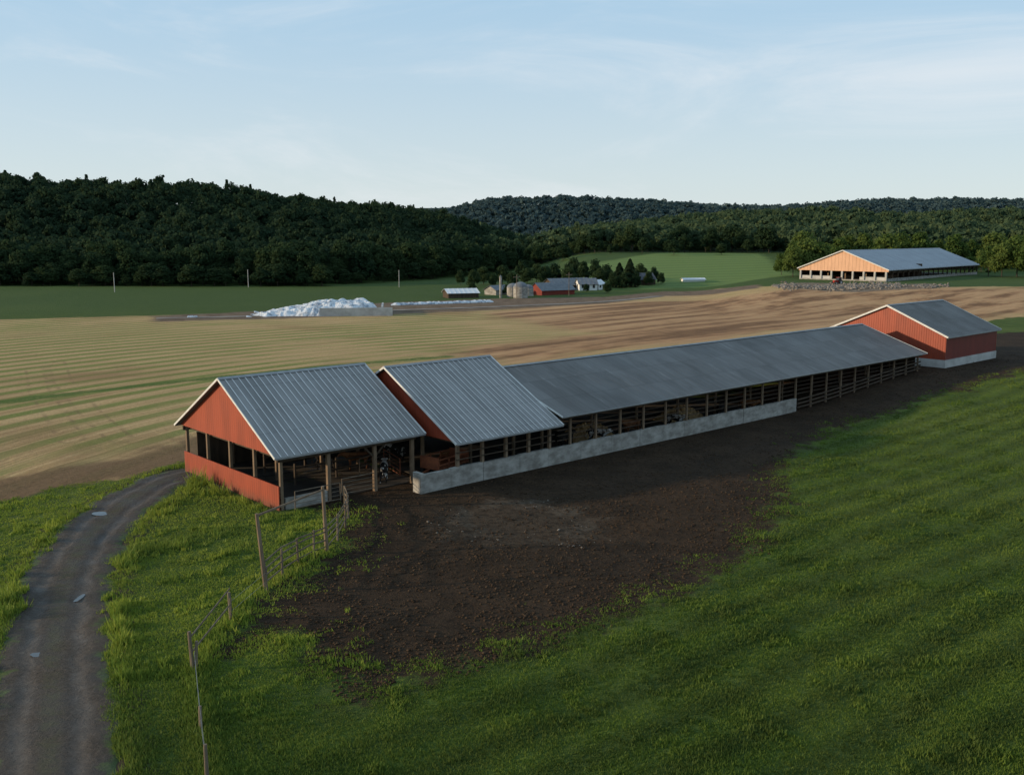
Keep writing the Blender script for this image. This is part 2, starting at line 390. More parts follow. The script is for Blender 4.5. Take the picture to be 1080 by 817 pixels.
RIB1=simple("pale_roof_rib",(.50,.49,.48),(.62,.61,.60),1,.5)
WHITE=simple("white_trim",(.50,.50,.48),(.62,.62,.60),2)
CONC=simple("weathered_concrete",(.17,.155,.135),(.35,.335,.305),.9,.9,bump=.4,stretch=(1,1,1.8))
CONC2=simple("stained_concrete_floor",(.028,.022,.017),(.05,.041,.033),.6,.95,coords='pos')
CONC3=simple("pale_concrete",(.33,.32,.30),(.46,.45,.43),.6,.9,bump=.3)
WOOD=simple("weathered_timber",(.13,.088,.055),(.21,.15,.10),3,.85,bump=.3,stretch=(1,1,.2))
WOODD=simple("dark_stained_timber",(.035,.025,.017),(.075,.052,.034),3,.85,stretch=(1,1,.2))
POLE=simple("silvered_pole_timber",(.10,.075,.052),(.19,.15,.11),2,.85,bump=.4,stretch=(1,1,.15))
STEEL=simple("galvanised_steel",(.22,.22,.22),(.30,.30,.30),2,.5,metal=.3)
ORANGE=simple("rusty_orange_steel",(.22,.07,.03),(.14,.045,.022),2,.7)
RUBBER=simple("black_rubber",(.02,.02,.02),(.035,.035,.035),4,.8)
DARKG=simple("dark_glass",(.02,.025,.03),(.03,.035,.04),1,.1,.6)
HAY=simple("hay",(.36,.22,.10),(.50,.33,.16),4,.95,bump=.6)

def roof_mesh(x0,x1,yn,yr,yf,ze,zr,period=.6,rh=.055,th=.05):
    n=max(2,int(round((x1-x0)/period)));per=(x1-x0)/n;pr=[];rib=[]
    for i in range(n):
        for t,d in ((0,0),(.76,0),(.82,1),(.94,1)): pr.append((x0+(i+t)*per,d*rh));rib.append(t>=.8 and t<.9)
    pr.append((x1,0));m=len(pr)
    V=[]
    for y,z,k in ((yn,ze,1),(yr,zr,1),(yf,ze,1),(yf,ze,0),(yr,zr,0),(yn,ze,0)):
        for x,d in pr: V.append((x,y,z+(d if k else -th)))
    Fc=[];mi=[]
    for r in range(6):
        a=r*m;bb=((r+1)%6)*m
        for i in range(m-1): Fc.append([a+i,a+i+1,bb+i+1,bb+i]);mi.append(1 if (rib[i] and r<2) else 0)
    for e in (0,m-1):
        Fc.append([0*m+e,1*m+e,4*m+e,5*m+e]);Fc.append([1*m+e,2*m+e,3*m+e,4*m+e]);mi+=[0,0]
    me=bpy.data.meshes.new("roof");me.from_pydata(V,[],Fc);me.polygons.foreach_set('material_index',mi);me.update();return me
def add_roof(b,x0,x1,yn,yr,yf,ze,zr,mat,per=.6,trim=True,rh=.055,ribm=None,tw=.15):
    me=roof_mesh(x0,x1,yn,yr,yf,ze,zr,per,rh);me.materials.append(mat);me.materials.append(ribm or mat)
    r=link("roof",me,None,b)
    part("ridge_cap",b,MB().poly([(x0,yr-.22,zr-.22*(zr-ze)/(yr-yn)+.07),(x0,yr,zr+.09),(x0,yr+.22,zr-.22*(zr-ze)/(yr-yn)+.07),(x0,yr,zr+.04)],(x1-x0,0,0)),STEEL)
    if trim:
        for xx in (x0-.03,x1+.03):
            for ye in (yn,yf):
                part("rake_trim",b,MB().beam((xx,ye,ze-.02),(xx,yr,zr-.02),.05,tw),WHITE)
        part("eave_trim",b,MB().box(x0,x1,yn-.05,yn-.005,ze-tw*.7,ze+.01),STEEL)
        part("eave_trim",b,MB().box(x0,x1,yf+.005,yf+.05,ze-tw*.7,ze+.01),STEEL)
def gable(b,x,yn,yr,yf,ze,zr,mat,low=None,t=.08):
    sl=(zr-ze)/(yr-yn);ins=.35
    z0=ze if low is None else low
    pts=[(x,yn+ins,z0),(x,yf-ins,z0),(x,yf-ins,ze+ins*sl-.13),(x,yr,zr-.13),(x,yn+ins,ze+ins*sl-.13)]
    part("gable_wall",b,MB().poly(pts,(t,0,0)),mat)
def post(b,x,y,z0,z1,s=.2,mat=None):
    key=f"post_{round(z1-z0,2)}_{s}_{(mat or WOOD).name}"
    me=bpy.data.meshes.get(key)
    if me is None:
        me=MB().box(-s/2,s/2,-s/2,s/2,0,z1-z0).mesh(key);me.materials.append(mat or WOOD)
    return link("post",me,None,b,loc=(x,y,z0))

# ---- first barn (local frame: x along ridge, y away)
B1=thing("pole_barn",(O[0],O[1],0),BROT,"open-sided barn with red gable and corrugated roof beside gravel track","barn")
add_roof(B1,0,11.9,0,7.65,15.3,3.6,7.9,ROOF1,.50,ribm=RIB1,rh=.05)
gable(B1,.35,0,7.65,15.3,3.6,7.9,RED_Y);gable(B1,11.4,0,7.65,15.3,3.6,7.9,RED_Y)
part("low_wall",B1,MB().box(.42,.5,.5,14.8,-.3,1.62),RED_Y)
for y in (.6,4.1,7.65,11.2,14.7): post(B1,.68,y,-.3,3.6,.2)
for x in (4.2,7.9,11.1):
    for y in (.6,14.7): post(B1,x,y,-.3,3.5,.24)
    post(B1,x,7.65,0,7.2,.2)
part("header_beam",B1,MB().box(.4,11.4,.45,.58,3.2,3.52),WOODD)
part("header_beam",B1,MB().box(.4,11.4,14.72,14.85,3.2,3.52),WOODD)
for x in (.9,4.3,8.0,11.2):
    part("truss",B1,MB().box(x,x+.1,.6,14.7,3.25,3.5).beam((x,.3,3.6),(x,7.6,7.65),.1,.2).beam((x,15,3.6),(x,7.7,7.65),.1,.2).beam((x,4,3.4),(x,5.6,6.4),.08,.12).beam((x,11.3,3.4),(x,9.7,6.4),.08,.12),WOODD)
part("floor_slab",B1,MB().box(1,11.8,.9,14.6,-.2,.06),CONC2)
part("rear_wall",B1,MB().box(1.5,11.3,14.86,14.95,-.2,2.9),WOODD,label="dark boarded wall")
part("low_wall",B1,MB().box(.9,4.0,.45,.7,-.3,.75),CONC,label="low concrete kerb wall")
for y in (5.5,10): part("feed_rail",B1,MB().box(4.4,11,y,y+.06,.6,.75).box(4.4,11,y,y+.06,1.2,1.35).box(4.4,4.5,y-.05,y+.1,0,1.6).box(7.8,7.9,y-.05,y+.1,0,1.6),WOODD)
for k in (-1,1): part("knee_brace",B1,MB().beam((7.9,.6,2.4),(7.9+k*.9,.6,3.25),.10,.12),WOODD)
# ---- middle barn
B2=thing("pole_barn",(O[0],O[1],0),BROT,"tall open-fronted barn section with red gable and corrugated roof","barn")
add_roof(B2,12.4,22.95,-2.9,5.75,14.4,3.2,7.77,ROOF1,.50,ribm=RIB1,rh=.05)
gable(B2,12.75,-2.9,5.75,14.4,3.2,7.77,RED_Y);gable(B2,22.4,-2.9,5.75,14.4,3.2,7.77,RED_Y)
for x in (13.1,15.4,17.7,20,22.2): 
    post(B2,x,-2.1,1.35,3.35,.22);post(B2,x,13.8,-.2,3.2,.22)
for x in (13.1,17.7,22.2):
    for y in (2,9.5): post(B2,x,y,0,5.2,.2)
part("header_beam",B2,MB().box(12.9,22.4,-2.25,-2.12,3.0,3.3),WOODD)
for x in (13.3,17.8,22.1):
    part("truss",B2,MB().box(x,x+.1,-2.1,13.8,2.9,3.15).beam((x,-2.4,3.25),(x,5.7,7.5),.1,.2).beam((x,13.9,3.25),(x,5.8,7.5),.1,.2),WOODD)
for z in (1.9,2.4): part("rail",B2,MB().cyl((12.8,-2.3,z),(22.6,-2.3,z),.045,.045,6),WOODD)
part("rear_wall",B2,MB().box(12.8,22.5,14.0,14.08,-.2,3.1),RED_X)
part("floor_slab",B2,MB().box(12.6,22.6,-1.9,13.9,-.2,.07),CONC2)
# ---- long barn
B3=thing("long_barn",(O[0],O[1],0),BROT,"very long open-sided cattle barn with low grey metal roof","barn")
add_roof(B3,23.06,84.5,-2.75,5.75,14.3,3.78,6.7,ROOF2,.95,rh=.010,tw=.12)
for i in range(21):
    x=24.5+i*2.95;zb=1.35 if x<57 else float(terrain(*L2W(x,-2.1)))-.3
    post(B3,x,-2.1,zb,3.75,.16)
for i in range(11):
    x=25+i*5.9;post(B3,x,1.6,float(terrain(*L2W(x,1.6)))-.3,5.1,.18,WOOD)
part("header_beam",B3,MB().box(23.2,84.2,-2.32,-2.2,3.45,3.75),WOODD)
part("header_beam",B3,MB().box(23.2,84.2,1.45,1.6,4.9,5.15),WOODD)
for z in (1.75,2.15,2.55,2.95): part("rail",B3,MB().cyl((23.2,-1.95,z),(84,-1.95,z),.04,.04,6),WOODD)
for i in range(9):
    xa=57.2+i*2.98;xb=xa+2.96;za=float(terrain(*L2W(xa,-2.2)));zb=float(terrain(*L2W(xb,-2.2)))
    for z in (.35,.75,1.15): part("rail",B3,MB().beam((xa,-2.24,za+z),(xb,-2.24,zb+z),.05,.14),WOODD)
for i in range(31):
    x=23.8+i*2.0;part("rafter",B3,MB().beam((x,-2.5,3.66),(x,5.7,6.46),.06,.2),WOODD)
mbw=MB();
x=23.2
while x<84:
    L_=random.choice((4.5,6.0,8));L_=min(L_,84.2-x);mbw.box(x,x+L_,13.7,13.78,-.2,3.75);x+=L_+random.choice((.6,1.1,2.0))
part("rear_wall",B3,mbw,WOODD)  # unseen wall added to keep the interior dark; gaps admit some sun
part("floor_slab",B3,MB().box(22.8,56,-1.9,13.6,-.2,.07),CONC2)
part("end_wall",B3,MB().box(84.0,84.1,-1.5,13.6,.6,3.7),WOODD)
W1=thing("concrete_wall",(O[0],O[1],0),BROT,"long low weathered concrete wall along the muddy yard","wall")
wl_=MB();x=10.0
while x<57:
    x2=min(57,x+random.choice((2.4,3.6,3.0)));wl_.box(x,x2-.03,-2.26+random.uniform(-.02,.02),-1.98,-.5,1.34+random.uniform(-.03,.03));x=x2
part("wall",W1,wl_,CONC)
part("end_pier",W1,MB().box(9.7,9.997,-2.32,-1.4,-.5,1.42),CONC)
for x in (32,45): 
    hb=thing("hay_pile",(*L2W(x,3.2),.07),BROT,"loose pile of hay inside the long cattle barn","hay")
    V=[];n=26;Fq=[]
    for i in range(n):
        for j in range(10):
            u=i/(n-1)*2-1;v=j/9*2-1
            z=1.1*max(0,(1-u*u))**.5*max(0,(1-v*v))**.6*(.75+.5*random.random())
            V.append((u*2.6,v*1.2,z))
    Fq=[[i*10+j,(i+1)*10+j,(i+1)*10+j+1,i*10+j+1] for i in range(n-1) for j in range(9)]
    me=bpy.data.meshes.new("hay");me.from_pydata(V,[],Fq);me.update();link("heap",me,HAY,hb)
# ---- end barn
B4=thing("red_barn",(O[0],O[1],0),BROT,"enclosed red metal barn with grey roof on white concrete base","barn")
ze=5.47;zr=8.94
add_roof(B4,88,103.7,-3.57,4.4,12.4,ze,zr,ROOF2,.6,rh=.03,tw=.2)
gable(B4,88.3,-3.57,4.4,12.4,ze,zr,RED_Y,low=2.66)
gable(B4,103.2,-3.57,4.4,12.4,ze,zr,RED_Y,low=2.66)
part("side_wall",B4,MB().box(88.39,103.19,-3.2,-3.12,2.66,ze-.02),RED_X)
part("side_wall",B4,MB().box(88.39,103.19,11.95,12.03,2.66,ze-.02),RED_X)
part("foundation",B4,MB().box(88.2,103.35,-3.32,12.15,.2,2.65),CONC3)
# ---- hilltop barn
N4=np.array([118.7,308.]);r4=math.radians(46.6);hz=3.4
B5=thing("hilltop_barn",(N4[0],N4[1],hz),r4,"large barn with pale timber gable and blue-grey roof","barn")
W=29.7;Lh=84
add_roof(B5,-.5,Lh,-.8,W/2,W+.8,3.6,9.7,ROOF3,2.0,rh=.1,tw=.3)
gable(B5,0,-.8,W/2,W+.8,3.6,9.7,WOODP,low=3.0,t=.2)
for i in range(9): post(B5,.1,.3+i*(W-.6)/8,-.6,3.0,.55,CONC3)
part("low_wall",B5,MB().box(.2,.5,.6,9,-.5,1.3),CONC3,label="low pale concrete kerb")
part("low_wall",B5,MB().box(.2,.5,19,W-.6,-.5,1.3),CONC3,label="low pale concrete kerb")
for i in range(19): post(B5,4.5+i*4.4,.1,-.6,3.4,.35,WOODD)
part("low_wall",B5,MB().box(.6,Lh-.5,-.1,.05,-.9,.9),CONC,label="concrete side kerb")
part("curtain",B5,MB().box(1,Lh-.5,.45,.5,2.5,3.5),WOODD)
part("rear_wall",B5,MB().box(1,Lh-.5,W-.2,W,-.5,3.5),WOODD)
part("partition",B5,MB().box(30,30.2,.5,W-.5,-.5,5),WOODD)
part("floor_slab",B5,MB().box(-.3,Lh,0.06,W-.21,-.9,.3),CONC)
for y in (8,15,21): part("feed_stall",B5,MB().box(3,28,y,y+.2,.3,1.3).box(3,3.3,y-.1,y+.3,.3,2.4),WOOD)

# ------------------------------------------------------------ cattle in the gap between the barns
def cow_mesh():
    """one continuous body grown over a joint skeleton"""
    J=[(0,0,1.12,.30,.33),(-.45,0,1.15,.27,.30),(-.72,0,1.20,.18,.22),(.42,0,1.10,.30,.36),(.78,0,1.16,.22,.30),
       (1.05,0,1.28,.14,.19),(1.25,0,1.40,.13,.16),(1.45,0,1.28,.10,.12),(1.66,0,1.12,.075,.085)]
    v=[j[:3] for j in J];r=[(j[3],j[4]) for j in J]
    e=[(0,1),(1,2),(0,3),(3,4),(4,5),(5,6),(6,7),(7,8)]
    def chain(a,pts):
        for p in pts: v.append(p[:3]);r.append((p[3],p[3]));e.append((a,len(v)-1));a=len(v)-1
    for s in (-1,1):
        chain(1,[(-.50,.20*s,.88,.17),(-.42,.21*s,.66,.11),(-.60,.21*s,.46,.065),(-.56,.21*s,.18,.045),(-.53,.21*s,.03,.06)])
        chain(4,[(.70,.19*s,.84,.13),(.70,.19*s,.50,.075),(.70,.19*s,.22,.05),(.73,.19*s,.03,.06)])
        chain(6,[(1.22,.15*s,1.46,.05),(1.18,.27*s,1.43,.03)])
    chain(2,[(-.88,0,1.15,.04),(-.94,0,.8,.025),(-.92,0,.5,.045)])
    me=bpy.data.meshes.new("cow_frame");me.from_pydata(v,e,[]);me.update()
    o=bpy.data.objects.new("cow_frame",me);COL.objects.link(o)
    sk=o.modifiers.new("s",'SKIN')
    for i,sv in enumerate(me.skin_vertices[0].data): sv.radius=r[i];sv.use_root=(i==0)
    sk.use_smooth_shade=True
    su=o.modifiers.new("u",'SUBSURF');su.levels=2;su.render_levels=2
    bpy.context.view_layer.update()
    dg=bpy.context.evaluated_depsgraph_get();m2=bpy.data.meshes.new_from_object(o.evaluated_get(dg));m2.name="cow"
    bpy.data.objects.remove(o);return m2
try:
    CM=cow_mesh()
    if len(CM.polygons)<50: CM=None
except Exception as ex:
    print("cow",ex);CM=None
if CM:
    hides=[]
    for nm,a,b2 in (("black_white_hide",(.018,.016,.015),(.42,.40,.37)),("brown_hide",(.13,.055,.025),(.20,.09,.04)),("black_hide",(.014,.012,.011),(.03,.026,.022))):
        m,nt,b=newmat(nm,.8,.15);g=G(nt);g.set(b.inputs['Base Color'],g.mix(g.mr(g.noise(g.obj(),1.9,2),.52,.56),a,b2));hides.append((nm,m))
    cl=[((9.6,2.0),.9,0),((10.3,6.2),2.6,1),((8.6,8.4),-.4,2),((13.9,6.6),1.9,0),((15.9,2.4),3.6,1),((27,1.0),.1,2),((30.2,.4),-1.2,0),((35.5,.9),3.0,1),((40.5,.3),-1.5,0),((48.5,.8),.3,2),((52.3,.4),-1.4,1)]
    words={0:"black and white",1:"brown",2:"black"}
    for (lx,ly),rz,hk in cl:
        p=L2W(lx,ly);me=CM.copy();me.materials.clear();me.materials.append(hides[hk][1])
        o=link("cow",me,None,None,(p[0],p[1],.075),(0,0,BROT+rz),label=f"{words[hk]} cow standing in the shade of the barn",category="cow",group="cattle in the barns")
        o.scale=(.98,.98,.98)

# ------------------------------------------------------------ fences
def tz(p): return float(terrain(p[0],p[1]))
def fence(label,pxs,hts,rails,mat,r=.09,railmode='box',rr=.035):
    pts=[P(*q) for q in pxs];o=pts[0];z0=tz(o)
    f=thing("fence",(o[0],o[1],z0),0,label,"fence")
    loc=[Vector((p[0]-o[0],p[1]-o[1],tz(p)-z0)) for p in pts]
    for l,h in zip(loc,hts):
        tip=l+Vector((random.uniform(-.09,.09),random.uniform(-.09,.09),h+random.uniform(-.12,.12)))
        part("post",f,MB().cyl(l-Vector((0,0,.3)),tip,r*1.05,r*.85,9,.08),mat)
    for i in range(len(loc)-1):
        for z in rails:
            a=loc[i]+Vector((0,0,z+random.uniform(-.07,.07)));b_=loc[i+1]+Vector((0,0,z+random.uniform(-.07,.07)))
            if railmode=='box': part("rail",f,MB().beam(a,b_,.03,.075),mat)
            else: part("wire",f,MB().cyl(a,b_,rr,rr,4),STEEL)
    return f,loc
fr=P(281,622);z0=tz(fr);fr2=P(345,583)
g1=thing("timber_gateway",(fr[0],fr[1],z0),0,"tall leaning timber gateway at the muddy yard entrance","gateway")
d2=Vector((fr2[0]-fr[0],fr2[1]-fr[1],tz(fr2)-z0))
part("pole",g1,MB().cyl((0,0,-.4),(-.35,.05,3.95),.12,.09,10,.06),WOOD)
part("pole",g1,MB().cyl(d2-Vector((0,0,.4)),d2+Vector((-.15,.05,3.85)),.12,.09,10,.06),WOOD)
part("crossbar",g1,MB().beam(Vector((-.34,.05,3.85)),d2+Vector((-.15,.05,3.65)),.06,.10),WOOD)
fence("weathered timber board fence closing off the muddy yard",[(281,622),(298,607),(315,596),(331,588),(345,583),(356,570),(364,556),(368,547),(364,538)],[1.6]*9,[.4,.8,1.2,1.5],POLE,.065)
fence("short post and rail gate beside the track verge",[(204,708),(244,655)],[1.75,1.35],[1.55,.9],POLE,.08)
fence("old wire fence in long grass",[(219,830),(212,770),(206,708)],[1.4,1.0,1.2],[.5,.9],POLE,.07,'wire',.006)
fence("wire fence run between timber posts",[(244,655),(281,622)],[1.2,1.2],[.5,.9],POLE,.06,'wire',.006)
def gate(label,w,h,loc,rz,mat):
    g_=thing("gate",loc,rz,label,"gate");mb=MB()
    part("frame",g_,MB().cyl((0,0,.1),(0,0,h),.04,.04,8).cyl((w,0,.1),(w,0,h),.04,.04,8).cyl((0,0,h),(w,0,h),.03,.03,8).cyl((0,0,.2),(w,0,.2),.03,.03,8),mat)
    for i in range(3): part("bar",g_,MB().cyl((.03,0,.2+(i+1)*(h-.2)/4),(w-.03,0,.2+(i+1)*(h-.2)/4),.02,.02,6),mat)
    return g_
p=L2W(1.2,-.2);gate("dull tubular steel gate leaning by the barn",3.4,1.3,(p[0],p[1],0),BROT,POLE)
p=L2W(5.2,.55);gate("dull tubular steel gate under the barn eave",2.6,1.25,(p[0],p[1],.06),BROT,POLE)
p=L2W(11.4,2.5);gate("rusty tubular yard gate between the barns",3.6,1.4,(p[0],p[1],.0),BROT+1.3,ORANGE)
p=L2W(9.2,4.5);gate("timber-coloured tubular yard gate between the barns",3.6,1.4,(p[0],p[1],.0),BROT+.3,POLE)
p=L2W(12.6,.3)
wg=thing("hay_wagon",(p[0],p[1],.08),BROT+.2,"rusty orange-red steel feed wagon parked between the barn sections","wagon")
part("bed",wg,MB().box(-.2,3.2,-.9,.9,.8,.92).box(-.2,-.12,-.9,.9,.92,1.7).box(3.12,3.2,-.9,.9,.92,1.7),ORANGE)
for y in (-.9,.86):
    part("side_rack",wg,MB().box(-.2,3.2,y,y+.04,1.1,1.2).box(-.2,3.2,y,y+.04,1.5,1.6).box(.9,1.0,y,y+.05,.9,1.65).box(2,2.1,y,y+.05,.9,1.65),ORANGE)
for x in (.5,2.6):
    for y in (-1.0,1.0):
        wl=part("wheel",wg,MB().cyl((x,y-.12,.42),(x,y+.12,.42),.42,.42,18),RUBBER)
        part("rim",wl,MB().cyl((x,y-.14,.42),(x,y+.14,.42),.2,.2,12),ORANGE)
part("drawbar",wg,MB().beam((-1.5,0,.5),(-.2,0,.8),.1,.1),ORANGE)

# ------------------------------------------------------------ silage pile
PW,nt,b=newmat("white_plastic_sheet",.35,.5);g=G(nt);o=g.obj()
g.set(b.inputs['Base Color'],g.mix(g.mr(g.noise(o,.6,5,.7,1.),.45,.62),(.68,.71,.75),(.24,.28,.34)))
g.bump(g.noise(o,1.2,5,.7,.8),1.,.5,b)
c=P(335,331);
sp=thing("silage_pile",(c[0],c[1],0),.12,"crumpled white plastic covering a silage heap by concrete walls","silage pile")
V=[];nu,nv=80,34
for i in range(nu):
    for j in range(nv):
        u=i/(nu-1);v=j/(nv-1)*2-1
        prof=min(1,(u/.62))**1.15*(1 if u<.85 else max(0,1-(u-.85)/.15)**.5)
        k_=(1 if abs(v)<.98 else 0)
        z=3.4*prof*max(0,1-v*v)**.55+ k_*(1.1*(float(vn(np.array([u*14]),np.array([v*5]),7)[0])-.5)+.6*(float(vn(np.array([u*40]),np.array([v*13]),9)[0])-.5))
        V.append((-15+u*29,v*6.5,z-.1))
Fq=[[i*nv+j,(i+1)*nv+j,(i+1)*nv+j+1,i*nv+j+1] for i in range(nu-1) for j in range(nv-1)]
me=bpy.data.meshes.new("cover");me.from_pydata(V,[],Fq);me.update();link("plastic_cover",me,PW,sp)
part("retaining_wall",sp,MB().box(1,17,-7.3,-6.9,-.2,1.9),CONC3)
part("retaining_wall",sp,MB().box(14.5,14.9,-6.88,7,-.2,2.1),CONC3)
def silage_bag(p0,p1,r,label):
    d=p1-p0;L_=float(np.hypot(*d));o_=thing("silage_bag",(p0[0],p0[1],tz(p0)-.05),math.atan2(d[1],d[0]),label,"silage bag")
    V=[];n=60;k=14
    for i in range(n):
        e=min(1,min(i,n-1-i)/3+.15)**.5*(.8+.35*random.random())
        for j in range(k):
            t=math.pi*j/(k-1);V.append((L_*i/(n-1),r*1.5*e*math.cos(t),r*e*math.sin(t)*(1+.15*random.random())))
    Fq=[[i*k+j,(i+1)*k+j,(i+1)*k+j+1,i*k+j+1] for i in range(n-1) for j in range(k-1)]
    me=bpy.data.meshes.new("bag");me.from_pydata(V,[],Fq);me.update();link("bag",me,PW,o_)
silage_bag(P(412,322),P(520,318.5),.6,"long white plastic silage bag beside the lane")
silage_bag(P(198,335),P(208,335),.45,"small crumpled white plastic bundle in the field")

# ------------------------------------------------------------ farm cluster
def house(name,label,cat,px,py,w,l,h,rise,rz,wall,roof,win=0):
    p=P(px,py);o_=thing(name,(p[0],p[1],tz(p)),rz,label,cat)
    part("wall",o_,MB().poly([(0,-w/2,-.5),(0,w/2,-.5),(0,w/2,h),(0,0,h+rise-.1),(0,-w/2,h)],(l,0,0)),wall)
    link("roof",roof_mesh(-.4,l+.4,-w/2-.4,0,w/2+.4,h-.4*rise/(w/2)+.06,h+rise+.06,1.5,.05),roof,o_)
    for i in range(win):
        x=l*(i+.6)/(win+.2)
        part("window",o_,MB().box(x-.4,x+.4,-w/2-.05,-w/2-.01,h*.35,h*.35+1.3),DARKG)
    if win:
        part("door",o_,MB().box(-.05,-.01,-.5,.5,-.2,2),DARKG)
        part("window",o_,MB().box(-.05,-.01,1.2,2,1,2.3),DARKG)
    return o_
WSID=simple("white_clapboard",(.58,.58,.56),(.66,.66,.64),1)
DROOF=simple("dark_shingle_roof",(.05,.055,.065),(.09,.095,.11),1)
GROOF=simple("grey_metal_roof",(.10,.11,.125),(.15,.16,.175),1,.6)
WROOF=simple("white_metal_roof",(.52,.54,.56),(.60,.61,.63),1,.5)
RED_F=simple("faded_red_boards",(.20,.035,.022),(.14,.028,.02),1)
house("farm_shed","low white-roofed open shed by the lane","shed",470,314,7,9,1.5,1.1,.3,WOODD,WROOF)
house("farm_barn","red barn with dark grey roof in the farmstead","barn",565,311,7,12,1.6,2.0,.55,RED_F,GROOF)
house("farm_barn","long barn with dark roof behind the red barn","barn",578,306,8,15,1.8,2.0,.5,WOODD,GROOF)
house("farmhouse","white farmhouse with dark grey roof among the trees","house",609,306,5,6,2.2,1.7,.2,WSID,GROOF,3)
house("farmhouse","small white farmhouse annex with windows","house",626,305.5,4,4,1.9,1.3,.9,WSID,WROOF,2)
house("farmhouse","dark-roofed house half hidden by trees","house",671,300,6,6,2.0,2.0,.35,WOODD,DROOF)
house("farm_shed","dark grey machinery shed near silos","shed",517,311,5,6,1.6,1.2,.8,CONC,GROOF)
house("farm_shed","low white shelter in the hillside meadow","shed",720,297,3,8,.8,.5,.2,WSID,WROOF)
for i,(px,py,r,h) in enumerate([(541,313,1.8,4.0),(549,314,2.1,4.6),(557,312,1.6,3.4)]):
    p=P(px,py);s_=thing("silo",(p[0],p[1],tz(p)),0,"squat grey concrete silo with domed metal roof","silo","silos in the farmstead")
    part("wall",s_,MB().cyl((0,0,-.4),(0,0,h*.7),r,r,20),CONC)
    mb=MB();pr=[(r*1.03,h*.7),(r*.9,h*.82),(r*.6,h*.94),(r*.15,h)]
    for (r0,z0_),(r1,z1_) in zip(pr[:-1],pr[1:]): mb.cyl((0,0,z0_),(0,0,z1_),r0,r1,20)
    part("dome_roof",s_,mb,GROOF)
p=P(528,314);s_=thing("tower_silo",(p[0],p[1],tz(p)),0,"slender grey tower silo with metal cap","silo")
part("wall",s_,MB().cyl((0,0,-.4),(0,0,6.0),.36,.36,16),CONC);part("cap",s_,MB().cyl((0,0,6.0),(0,0,6.5),.4,.1,16),GROOF)
def upole(px,py,h,label,arm=True,mat=POLE,r=.12):
    p=P(px,py);u=thing("utility_pole",(p[0],p[1],tz(p)),.4,label,"pole","poles across the fields")
    part("shaft",u,MB().cyl((0,0,-.4),(0,0,h),r,r*.7,8),mat)
    if arm: part("crossarm",u,MB().box(-1,1,-.08,.08,h-.8,h-.6),mat)
for px,py,h in ((121,308,6.2),(262,303,6.2),(421,303,6)): upole(px,py,h,"slender pale pole standing in the green field",False,CONC3,.13)
upole(545,316,7,"timber utility pole with crossarm in the farmstead");upole(600,312,7,"timber utility pole with crossarm in the farmstead")

p=P(884,300)
tr=thing("tractor",(p[0],p[1],tz(p)),3.6,"red tractor parked in front of the hilltop barn","tractor");tr.scale=(.7,.7,.7)
REDP=simple("red_paint",(.30,.03,.02),(.24,.025,.02),2,.35)
part("body",tr,MB().box(-.6,2.6,-.5,.5,.9,1.9).box(2.6,2.75,-.4,.4,.9,1.6),REDP)
part("cab",tr,MB().poly([(-1.2,-.75,1.6),(.6,-.75,1.6),(.4,-.7,2.9),(-1.1,-.7,2.9)],(0,1.5,0)),DARKG)
part("cab_roof",tr,MB().box(-1.3,.6,-.85,.85,2.9,3.05),REDP)
for x,r,wd in ((-.5,.95,.5),(2.2,.6,.35)):
    for y in (-1,1):
        wl=part("wheel",tr,MB().cyl((x,y-wd/2,r),(x,y+wd/2,r),r,r,20),RUBBER);part("rim",wl,MB().cyl((x,y-wd/2-.03,r),(x,y+wd/2+.03,r),r*.5,r*.5,14),CONC3)

# ------------------------------------------------------------ trees
def leafmat(name,dark,mid,lite,rand,var=.75):
    m,nt,b=newmat(name,.85,.05);g=G(nt);p=g.pos()
    if rand=='obj': t=g.nt.nodes.new('ShaderNodeObjectInfo').outputs['Random']
    else: t=g.attr('tint')
    n=g.noise(p,.5,3,.6)
    c=g.mix(g.mr(n,.35,.7),dark,mid);c=g.mix(g.math('MULTIPLY',t,var),c,lite)
    g.set(b.inputs['Base Color'],c)
    tr_=nt.nodes.new('ShaderNodeBsdfTranslucent');g.set(tr_.inputs[0],c)
    mx=nt.nodes.new('ShaderNodeMixShader');mx.inputs[0].default_value=.4
    nt.links.new(b.outputs[0],mx.inputs[1]);nt.links.new(tr_.outputs[0],mx.inputs[2])
    nt.links.new(mx.outputs[0],nt.nodes['Material Output'].inputs[0]);return m
LF=leafmat("broadleaf_foliage",(.019,.038,.022),(.028,.052,.027),(.040,.064,.029),'attr',.8)
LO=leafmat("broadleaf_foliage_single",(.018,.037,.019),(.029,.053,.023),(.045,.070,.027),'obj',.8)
LO2=leafmat("sun_tinted_broadleaf_foliage",(.045,.080,.020),(.080,.125,.030),(.125,.16,.040),'obj')  # lighter copy of the foliage above, sunlight put into its leaf colours
LC=leafmat("conifer_foliage",(.010,.019,.010),(.018,.032,.015),(.028,.045,.02),'obj')
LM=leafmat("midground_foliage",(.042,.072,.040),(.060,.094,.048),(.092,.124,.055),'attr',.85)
LFAR=leafmat("haze_tinted_foliage",(.058,.094,.100),(.064,.102,.104),(.073,.111,.107),'attr')  # distance haze mixed into the leaf colours as a paler blue-green
BARK=simple("bark",(.04,.032,.024),(.07,.055,.042),4,.95)
def quads(p,n,q,r):
    a=np.cross(n,r.normal(size=n.shape));a/=np.linalg.norm(a,axis=1)[:,None];b_=np.cross(n,a)
    s=q*(.6+.8*r.random(len(p)))[:,None];s2=s*(.6+.5*r.random(len(p)))[:,None]
    return np.stack([p-a*s-b_*s2*.6,p+a*s*.5-b_*s2,p+a*s+b_*s2*.6,p-a*s*.5+b_*s2],1)
def unit(r,k):
    d=r.normal(size=(k,3));return d/np.linalg.norm(d,axis=1)[:,None]
